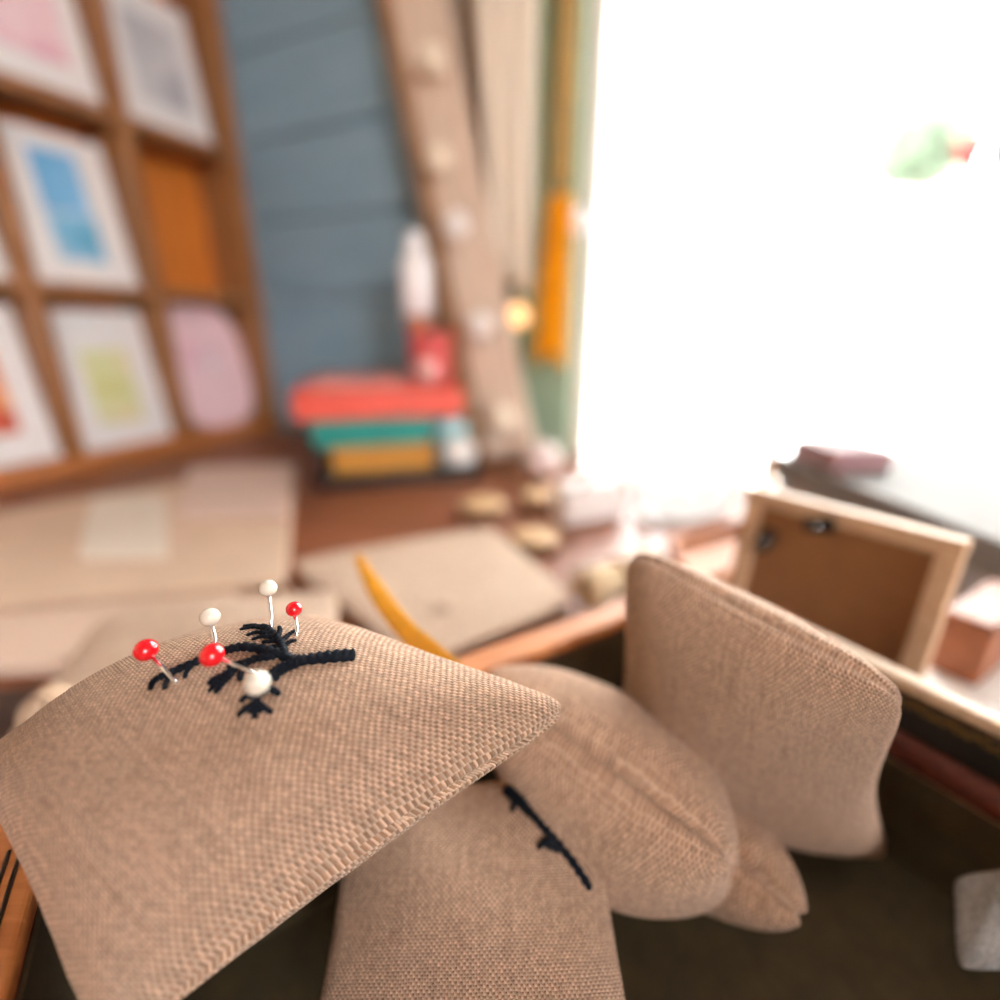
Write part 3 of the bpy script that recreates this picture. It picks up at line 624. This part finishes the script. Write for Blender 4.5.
# main cushion
MC = [ray(95, 1075, 0.0705), ray(594, 704, 0.0935), ray(318, 618, 0.130), ray(-40, 772, 0.100)]
main, SM, VM = pincushion('pincushion', MC, 0.0285, 'large linen pincushion in front with six pins and a black embroidered sprig', n=170, k=0.11, under=0.72, seed=3, wr=0.00006)
th, md, tn = 0.00075, 0.0006, 0.00042
strokes = [([(355, 656), (330, 657), (305, 661), (290, 660)], 0.0010, 0.0009), ([(354, 658), (325, 660), (292, 663)], 0.0008, 0.0008),
  ([(292, 660), (268, 652), (245, 648), (225, 652), (205, 660), (180, 670), (160, 679)], 0.0009, 0.00065), ([(160, 679), (153, 683), (151, 690)], 0.0006, 0.0004), ([(172, 675), (166, 684), (165, 690)], 0.0005, 0.0004), ([(192, 666), (187, 673), (185, 679)], 0.0005, 0.00035), ([(170, 675), (158, 678)], 0.0006, 0.0005),
  ([(276, 657), (255, 660), (240, 667), (226, 675), (211, 682)], 0.00075, 0.0005), ([(236, 670), (222, 679), (209, 692)], 0.0006, 0.0004), ([(234, 672), (225, 682), (215, 694)], 0.0006, 0.0004), ([(250, 662), (238, 664), (227, 668)], 0.0005, 0.00035), ([(246, 666), (240, 676), (242, 681)], 0.0006, 0.0004), ([(228, 676), (216, 681), (208, 684)], 0.0005, 0.0004),
  ([(296, 662), (280, 668), (271, 675), (269, 684)], 0.0007, 0.0006), ([(272, 676), (279, 680)], 0.0006, 0.0005), ([(300, 664), (285, 671), (273, 680)], 0.0006, 0.0005),
  ([(269, 690), (260, 696), (256, 704), (255, 719)], 0.0006, 0.0005), ([(258, 702), (246, 709), (237, 717)], 0.00055, 0.0004), ([(257, 703), (265, 708), (272, 713)], 0.00055, 0.0004), ([(256, 699), (247, 697), (241, 702)], 0.0005, 0.0004), ([(268, 689), (274, 691), (280, 695)], 0.0006, 0.00045), ([(256, 704), (262, 712)], 0.00055, 0.0004), ([(255, 704), (249, 714)], 0.0005, 0.0004),
  ([(285, 657), (282, 648), (278, 640), (268, 630), (262, 627)], 0.0008, 0.0005), ([(272, 633), (256, 628), (240, 630)], 0.0005, 0.0003), ([(273, 635), (258, 633), (246, 636)], 0.0005, 0.0003), ([(276, 638), (262, 637), (252, 640)], 0.0005, 0.0003), ([(278, 641), (270, 642), (262, 643)], 0.0005, 0.0003), ([(268, 630), (254, 626), (243, 627)], 0.0005, 0.0003), ([(281, 643), (288, 636), (296, 631)], 0.0005, 0.0003), ([(283, 648), (290, 643), (297, 641)], 0.0005, 0.0003), ([(278, 638), (280, 631), (279, 627)], 0.0005, 0.0003), ([(280, 648), (274, 647), (268, 648)], 0.0005, 0.0003)]
embroider(SM, main, sprig_from_pixels(SM, strokes))

# pins stuck in the main cushion: head, entry, head radius, colour
def pin(label, hx, hy, ex, ey, hpx, dd, m, group=None):
    E, u, v = surf_point(SM, ex, ey); d = E[1] * cT - E[2] * sT + dd; rad = hpx * d / 500; pass
    H = ray(hx, hy, d); ax = H - E; ln = np.linalg.norm(ax); ax /= ln
    t = thing('dressmaking_pin', E, label, 'pin', 'ball headed pins in the front pincushion')
    MB().ball(H, rad, 28, ax, sq=0.95).build('pin_head', m, t, True)
    MB().tube([E - ax * 0.006, E, H - ax * rad * 0.85], 0.00035, 12).build('shaft', STEEL, t, True)
PINS = [('red headed pin furthest to the left on the front pincushion', 146, 650, 175, 682, 11.3, 0.001, REDG),
        ('large red headed pin touching the white one at the middle of the sprig', 212, 655, 256, 674, 12.0, -0.002, REDG),
        ('white headed pin nearest the viewer in the middle of the sprig', 257, 683, 262, 690, 12.3, -0.0085, WHITEG),
        ('white headed pin standing behind the two left red ones', 210, 617, 216, 646, 9.6, 0.000, WHITEG),
        ('tallest white headed pin at the back of the front pincushion', 268, 588, 272, 628, 8.6, 0.000, WHITEG),
        ('small red headed pin at the back right of the sprig', 294, 609, 297, 634, 7.9, 0.0005, REDG)]
for q in PINS: pin(*q)

# the other cushions in the box
C2 = [ray(478, 666, 0.133), ray(740, 862, 0.103), ray(742, 893, 0.135), ray(512, 735, 0.152)]
pincushion('pincushion', C2, 0.0225, 'linen pincushion leaning behind the front one, its seamed corner pointing at the viewer', k=0.05, seed=11, wr=0.00010)
C3 = [ray(600, 735, 0.160), ray(812, 925, 0.113), ray(800, 920, 0.133), ray(605, 765, 0.168)]
pincushion('pincushion', C3, 0.0165, 'linen pincushion wedged between the leaning one and the upright one', k=0.05, seed=12, wr=0.00005)
C4 = [ray(622, 540, 0.126), ray(920, 697, 0.094), ray(899, 862, 0.148), ray(598, 752, 0.187)]
pincushion('pincushion', C4, 0.0190, 'linen pincushion standing upright at the right side of the box', k=0.16, k2=0.015, seed=13, wr=0.00006)
C5 = [ray(345, 782, 0.127), ray(600, 764, 0.130), ray(655, 1120, 0.092), ray(290, 1120, 0.092)]
t5, S5, V5 = pincushion('pincushion', C5, 0.012, 'linen pincushion lying flat under the front one, a black sprig at its edge', k=0.08, seed=14, wr=0.00006)
N5 = -1.0 if S5(np.array([0.0]), np.array([0.0]), 1.0)[0][2] < S5(np.array([0.0]), np.array([0.0]), -1.0)[0][2] else 1.0
strokes5 = [([(505, 790), (514, 798), (524, 806)], 0.0012, 0.0012), ([(508, 786), (520, 800), (535, 818), (552, 838), (572, 862), (590, 890)], 0.0009, 0.0009), ([(520, 800), (512, 808), (514, 812)], 0.0007, 0.0005), ([(552, 840), (544, 842), (537, 848)], 0.0008, 0.0006), ([(535, 818), (526, 812), (516, 802)], 0.0008, 0.0006), ([(560, 850), (548, 846), (540, 842)], 0.0008, 0.0006)]
embroider(S5, t5, sprig_from_pixels(S5, strokes5, N5), N5)
C6 = [ray(950, 872, 0.125), ray(1060, 858, 0.122), ray(1075, 975, 0.110), ray(955, 975, 0.112)]
pincushion('pincushion', C6, 0.006, 'small pale grey cushion in the front right corner of the box', m=GREYLIN, k=0.05, seed=15)

# pouch behind the box on the left, with a loop of tape and its own sprig
CP = [ray(-25, 775, 0.165), ray(105, 612, 0.245), ray(345, 588, 0.245), ray(330, 730, 0.180)]
po, SP, VP = pincushion('linen_pouch', CP, 0.011, 'tan linen pouch lying behind the front pincushion at the left, with a tape loop', m=LINP, cat='pouch', grp=None, k=0.04, seed=20)
NP = 1.0 if SP(np.array([0.0]), np.array([0.0]), 1.0)[0][2] > SP(np.array([0.0]), np.array([0.0]), -1.0)[0][2] else -1.0
embroider(SP, po, sprig_from_pixels(SP, [([(165, 655), (180, 648), (196, 642)], 0.0008, 0.0008), ([(180, 648), (188, 648), (194, 647)], 0.0006, 0.0005)], NP), NP)
tl = []
cl_ = ray(47, 716, 0.158)
for g in np.linspace(-0.5, 3.9, 26): tl.append(cl_ + np.array([1.0, 0.1, 0]) * 0.0056 * math.cos(g) + np.array([0, 0.3, 0.95]) * 0.0082 * math.sin(g))
P = np.array([[q + np.array([-0.25, 0.9, -0.2]) * s for s in np.linspace(-0.005, 0.005, 4)] for q in tl])
MB().grid(P, 0.0007).build('tape_loop', mat('brown_tape', (0.40, 0.27, 0.18), 0.9, var=0.05, scale=300, bump=0.3), po, True)

# linen bag with ribbon in the middle
BAGZ = TZ + 0.0003
bag = [onz(285, 570, BAGZ), onz(492, 533, BAGZ), onz(580, 612, BAGZ), onz(420, 680, BAGZ)]
t = thing('linen_bag', sum(bag) / 4, 'flat beige linen bag lying on the table behind the pincushions', 'bag')
hz = 0.0045
mbp, uvp, SB = pillow_mesh([b + UP * (hz + 0.0008) for b in bag], hz, 60, k=0.015, p=0.22, seed=31)
mbp.build('cushion_body', LINP, t, True, uv=uvp); t.children[0].name = 'bag_body' if t.children else 'bag_body'
NB = 1.0 if SB(np.array([0.0]), np.array([0.0]), 1.0)[0][2] > SB(np.array([0.0]), np.array([0.0]), -1.0)[0][2] else -1.0
PRINT = mat('brown_print', (0.25, 0.15, 0.10), 0.8)
mb = MB()
for st in sprig_from_pixels(SB, [([(428, 612), (438, 607), (450, 608)], 0.0009, 0.0009), ([(432, 616), (440, 612), (448, 613)], 0.0009, 0.0008)], NB):
    P_, rr = stitch(SB, st[0], NB, st[1], st[2], lift=0.0); mb.tube(P_, rr, 6)
mb.build('printed_mark', PRINT, t, True)
RIB = mat('orange_ribbon', (0.74, 0.33, 0.015), 0.45, var=0.08, scale=200)
cl2 = [ray(x, y, d) for x, y, d in ((357, 555, 0.165), (367, 574, 0.158), (384, 602, 0.148), (408, 632, 0.137), (434, 655, 0.128), (452, 676, 0.124), (440, 720, 0.128), (420, 770, 0.134))]
sp = spline(cl2, 8); P = []
for i, q in enumerate(sp):
    tt = sp[min(i + 1, len(sp) - 1)] - sp[max(i - 1, 0)]; tt /= np.linalg.norm(tt); sd = np.cross(tt, q); sd /= np.linalg.norm(sd)
    wd = 0.0010 + 0.0018 * min(1, i / 14); P.append([q + sd * s * wd for s in (-1, -0.4, 0.4, 1)])
P = np.array(P)
tag(MB().grid(P, 0.0008).build('ribbon', RIB, smooth=True), 'orange ribbon curving up behind the front pincushion', 'ribbon')

# ------------------------------------------------------------------ things between the books and the window
TAG = wood('birch_slice', (0.56, 0.34, 0.16), (0.68, 0.46, 0.25), 30, (1, 1, 1), 0.6)
BARK = mat('bark', (0.22, 0.12, 0.07), 0.9, var=0.3, scale=200, bump=0.6)
def wslice(px, py, r, h, z, label):
    p = onz(px, py, z); t = thing('wood_slice', p, label, 'wood slice', 'wooden slices on the table')
    MB().lathe(p, [(r * 0.93, 0.0002), (r, 0.001), (r, h - 0.001), (r * 0.95, h)], 28).build('bark', BARK, t, True)
    MB().lathe(p + UP * h, [(r * 0.94, 0.00005), (r * 0.94, 0.0006), (r * 0.90, 0.001)], 28).build('cut_face', TAG, t, True)
wslice(483, 516, 0.021, 0.012, TZ, 'thick round wood slice in front of the black tray')
wslice(535, 548, 0.019, 0.010, TZ, 'round wood slice right of the linen bag, nearer than the other two')
wslice(541, 508, 0.020, 0.014, TZ, 'round wood slice beside the white paper bag')
RAFF = mat('raffia', (0.72, 0.56, 0.36), 0.8, var=0.15, scale=90)
rc = onz(617, 598, TZ)
rf = thing('raffia_bundle', rc, 'cream raffia bundle tied up behind the upright pincushion', 'raffia')
mb = MB(); ax = np.array([0.83, 0.50, 0]); ay = np.array([-0.50, 0.83, 0])
for i in range(90):
    g = random.uniform(0, 6.28); rr = 0.0135 * math.sqrt(random.random()); y0 = rr * math.cos(g); z0 = rr * 0.9 * math.sin(g) + 0.0142; pts = []
    for s in np.linspace(-1, 1, 8):
        f_ = 0.72 + 0.3 * s * s; pts.append(rc + ax * (0.030 * s + random.uniform(-0.001, 0.001)) + ay * (y0 * f_ + random.uniform(-0.001, 0.001)) + UP * (0.0142 + (z0 - 0.0142) * f_))
    mb.tube(pts, 0.0011, 5)
mb.build('strands', RAFF, rf, True)
mb = MB(); mb.tube([rc + ay * 0.0112 * math.cos(g) + UP * (0.0142 + 0.0105 * math.sin(g)) for g in np.linspace(0, 6.28, 25)], 0.0012, 6); mb.build('tie', BARK, rf, True)
PAPERW = mat('white_paper', (0.84, 0.81, 0.80), 0.6, var=0.02, scale=60)
CORD = mat('brown_cord', (0.26, 0.10, 0.06), 0.7, var=0.15, scale=300)
g0 = onz(566, 528, TZ)
gb = thing('paper_bag', g0, 'white paper gift bag with brown cord handles under the window', 'bag')
gx = np.array([0.90, 0.43, 0]); gy = np.array([-0.43, 0.90, 0])
MB().box(g0 + UP * 0.0004, gx * 0.062, gy * 0.022, UP * 0.034).build('bag_body', PAPERW, gb, bevel=0.0015)
for dy in (0.0, 0.022):
    pts = [g0 + gx * (0.010 + 0.042 * s) + gy * (dy - 0.001 + (0.0 if dy == 0 else 0.002) - 0.012 * math.sin(math.pi * s) * (1 if dy == 0 else -0.4)) + UP * (0.031 + 0.024 * math.sin(math.pi * s)) for s in np.linspace(0, 1, 20)]
    MB().tube(pts, 0.0014, 8).build('handle', CORD, gb, True)
cc = [(566, 520, 0.345), (575, 500, 0.345), (592, 496, 0.335), (610, 515, 0.315), (622, 540, 0.29), (628, 552, 0.275)]
tw = spline([ray(x, y, d) for x, y, d in cc], 10); tw = [np.array([q[0], q[1], max(q[2], TZ + 0.002)]) for q in tw]
def tissuemat():
    m, n, l, p = nt('tissue_paper'); p.inputs['Base Color'].default_value = (0.86, 0.84, 0.83, 1); p.inputs['Roughness'].default_value = 0.7
    t = n.new('ShaderNodeBsdfTranslucent'); t.inputs[0].default_value = (0.86, 0.84, 0.83, 1); mx = n.new('ShaderNodeMixShader'); mx.inputs[0].default_value = 0.5
    no = n.new('ShaderNodeTexNoise'); no.inputs['Scale'].default_value = 90; b = n.new('ShaderNodeBump'); b.inputs['Strength'].default_value = 0.3; b.inputs['Distance'].default_value = 0.002
    l.new(no.outputs['Fac'], b.inputs['Height']); l.new(b.outputs['Normal'], p.inputs['Normal'])
    l.new(p.outputs[0], mx.inputs[1]); l.new(t.outputs[0], mx.inputs[2]); l.new(mx.outputs[0], n['Material Output'].inputs[0]); return m
TISSUE = tissuemat()
# crumpled tissue on the table below the window
def tissue(px, z, amp, seed, label, n=26):
    c = [onz(x, y, z) for x, y in px]; r = np.random.default_rng(seed); h = r.random((n, n)); 
    for _ in range(2): h = (h + np.roll(h, 1, 0) + np.roll(h, -1, 0) + np.roll(h, 1, 1) + np.roll(h, -1, 1)) / 5
    h = (h - h.min()) / (h.max() - h.min()); P = np.zeros((n, n, 3))
    for i, a in enumerate(np.linspace(0, 1, n)):
        for j, b in enumerate(np.linspace(0, 1, n)):
            P[i, j] = c[0] * (1 - a) * (1 - b) + c[1] * a * (1 - b) + c[2] * a * b + c[3] * (1 - a) * b + UP * (0.0012 + amp * h[i, j])
    return tag(MB().grid(P, 0.0004).build('tissue_paper', TISSUE), label, 'paper')
tissue([(640, 530), (720, 524), (756, 470), (622, 470)], TZ, 0.010, 5, 'crumpled white tissue paper on the table below the window')
WR = mat('pinkish_wool', (0.82, 0.70, 0.68), 0.9, var=0.04, scale=300, bump=0.8)
pw = onz(542, 478, TZ)
tag(MB().ball(pw + UP * 0.0205, 0.0203, 24).build('wool_ball', WR, smooth=True), 'pale pink wool ball standing at the right end of the black tray', 'ball')
# wooden tray seen between the upright cushion and the frame
ot = [onz(665, 552, TZ), onz(690, 600, TZ), onz(766, 576, TZ), onz(744, 530, TZ)]
tc_ = thing('wooden_tray', sum(ot) / 4, 'shallow orange wooden tray behind the upright pincushion', 'tray')
poly = [q + UP * 0.0004 for q in ot]
if np.cross(poly[1] - poly[0], poly[2] - poly[1])[2] < 0: poly = poly[::-1]
MB().prism(poly, UP * 0.003).build('tray_base', ORANGEW, tc_, bevel=0.0006)
for i in range(4):
    a, b = poly[i] + UP * 0.003, poly[(i + 1) % 4] + UP * 0.003; inn = np.cross(UP, b - a); inn /= np.linalg.norm(inn)
    MB().box(a, b - a, inn * 0.004, UP * 0.009).build('tray_side', ORANGEW, tc_, bevel=0.0008)

# ------------------------------------------------------------------ right of the box: painted board, frame, papers
BTOP = -0.128
e_a, e_b = onz(868, 668, BTOP), onz(1010, 757, BTOP)
ed = (e_b - e_a); ed[2] = 0; ed /= np.linalg.norm(ed); eo = np.array([-ed[1], ed[0], 0])
if eo[0] < 0: eo = -eo
# support follows the box's own right side
s0 = X(-TH - 0.0025, -0.03, 0); s0[2] = TZ + 0.0004
bdw = thing('painted_board', s0, 'thick pale painted board on the table right of the wooden box', 'board')
MB().box(s0, F1 * 0.12, -F2 * 0.21, UP * (BTOP - TZ - 0.0004)).build('plank', WHITEP, bdw, bevel=0.0015)
dTL, dTR = 0.222, 0.1635
fl_, fr_ = ray(748, 487, dTL), ray(966, 546, dTR); ft = (fl_[2] + fr_[2]) / 2
fx = fr_ - fl_; fx[2] = 0; FW = np.linalg.norm(fx); fx /= FW
fy = np.array([-fx[1], fx[0], 0]);
if fy[1] < 0: fy = -fy                          # away from the viewer
FH = ft - BTOP - 0.0004; fup = UP * FH + fy * 0.004; fupn = fup / np.linalg.norm(fup); fn = np.cross(fx, fupn)
if fn.dot(fy) > 0: fn = -fn                     # towards the viewer
f0 = np.array([fl_[0], fl_[1], BTOP + 0.0011]) - fy * 0.004
fr_t = thing('photo_frame', f0 + fx * FW / 2, 'small pale wooden photo frame standing with its back to the viewer', 'frame')
FRAMEW = wood('frame_wood', (0.46, 0.29, 0.17), (0.58, 0.39, 0.25), 16, (3, 26, 26), 0.5, 0.3)
BLACKM = mat('matt_black_metal', (0.012, 0.012, 0.012), 0.8, spec=0.2)
D_ = 0.0075; HH = np.linalg.norm(fup)
def fbox(x0, x1, y0, y1, z0, z1): return MB().box(f0 + fx * x0 + fupn * y0 + fn * z0, fx * (x1 - x0), fupn * (y1 - y0), fn * (z1 - z0))
st_ = 0.0068
fbox(0, FW, HH - st_, HH, -D_, 0).build('top_rail', FRAMEW, fr_t, bevel=0.0006); fbox(0, FW, 0, st_, -D_, 0).build('bottom_rail', FRAMEW, fr_t, bevel=0.0006)
fbox(0, st_, st_, HH - st_, -D_, 0).build('stile', FRAMEW, fr_t, bevel=0.0006); fbox(FW - st_, FW, st_, HH - st_, -D_, 0).build('stile', FRAMEW, fr_t, bevel=0.0006)
MDF = mat('brown_hardboard', (0.24, 0.10, 0.035), 0.7, var=0.08, scale=120)
fbox(st_, FW - st_, st_, HH - st_, -0.0048, -0.0032).build('backing_board', MDF, fr_t)
for x_, y_, a_ in ((0.42, HH - st_ * 1.15, 0.3), (0.165, HH - 0.021, 1.2), (0.66, st_ * 1.0, 0.2)):
    c_ = f0 + fx * FW * x_ + fupn * y_; da = fx * math.cos(a_) + fupn * math.sin(a_); db = np.cross(fn, da)
    tb_ = MB().box(c_ - da * 0.0058 - db * 0.0031 + fn * 0.0002, da * 0.0116, db * 0.0062, fn * 0.0012).build('turn_button', BLACKM, fr_t, bevel=0.0005)
    ch = MB().lathe(c_ + fn * 0.0014, [(0.0009, 0), (0.0009, 0.0003), (0.0006, 0.0005)], 12, fn).sub('screw', STEEL, tb_, True)
GREYD = mat('dark_grey_card', (0.15, 0.133, 0.12), 0.7, var=0.06, scale=40)
GREYL = mat('light_grey_card', (0.36, 0.35, 0.355), 0.6, var=0.05, scale=40)
MAUVE = mat('mauve_paper', (0.34, 0.19, 0.21), 0.6, var=0.06, scale=40)
ga = np.array([0.2265, 0.2000, TZ]); gdir = np.array([-0.0825, 0.9966, 0]); gout = np.array([0.9966, 0.0825, 0])
def gbox(x0, x1, y0, y1, z0, z1): return MB().box(ga + gdir * x0 + gout * y0 + UP * (z0 - TZ), gdir * (x1 - x0), gout * (y1 - y0), UP * (z1 - z0))
tag(gbox(0.0, 0.18, 0.002, 0.11, TZ + 0.0004, TZ + 0.026).build('storage_box', GREYL, bevel=0.001), 'light grey box at the bottom of the grey stack behind the photo frame', 'box')
tag(gbox(0.002, 0.175, 0.003, 0.10, TZ + 0.0263, TZ + 0.046).build('storage_box', mat('mid_grey_card', (0.27, 0.255, 0.26), 0.6, var=0.06, scale=40), bevel=0.001), 'mid grey box in the middle of the grey stack behind the photo frame', 'box')
tag(gbox(0.0, 0.178, 0.0, 0.11, TZ + 0.0463, TZ + 0.0645).build('flat_box', GREYD, bevel=0.001), 'dark grey flat box on top of the grey stack behind the photo frame', 'box')
tag(gbox(0.122, 0.170, 0.006, 0.048, TZ + 0.0648, TZ + 0.080).build('paper_block', MAUVE, bevel=0.002), 'mauve paper block lying on the dark grey flat box', 'paper')
rb = onz(975, 690, BTOP)
tag(MB().box(np.array([rb[0], rb[1], BTOP + 0.0004]), F1 * 0.05, F2 * 0.016, UP * 0.026).build('wooden_block', TABLEW, bevel=0.0015), 'reddish brown wooden block on the painted board right of the frame', 'block')
clean()
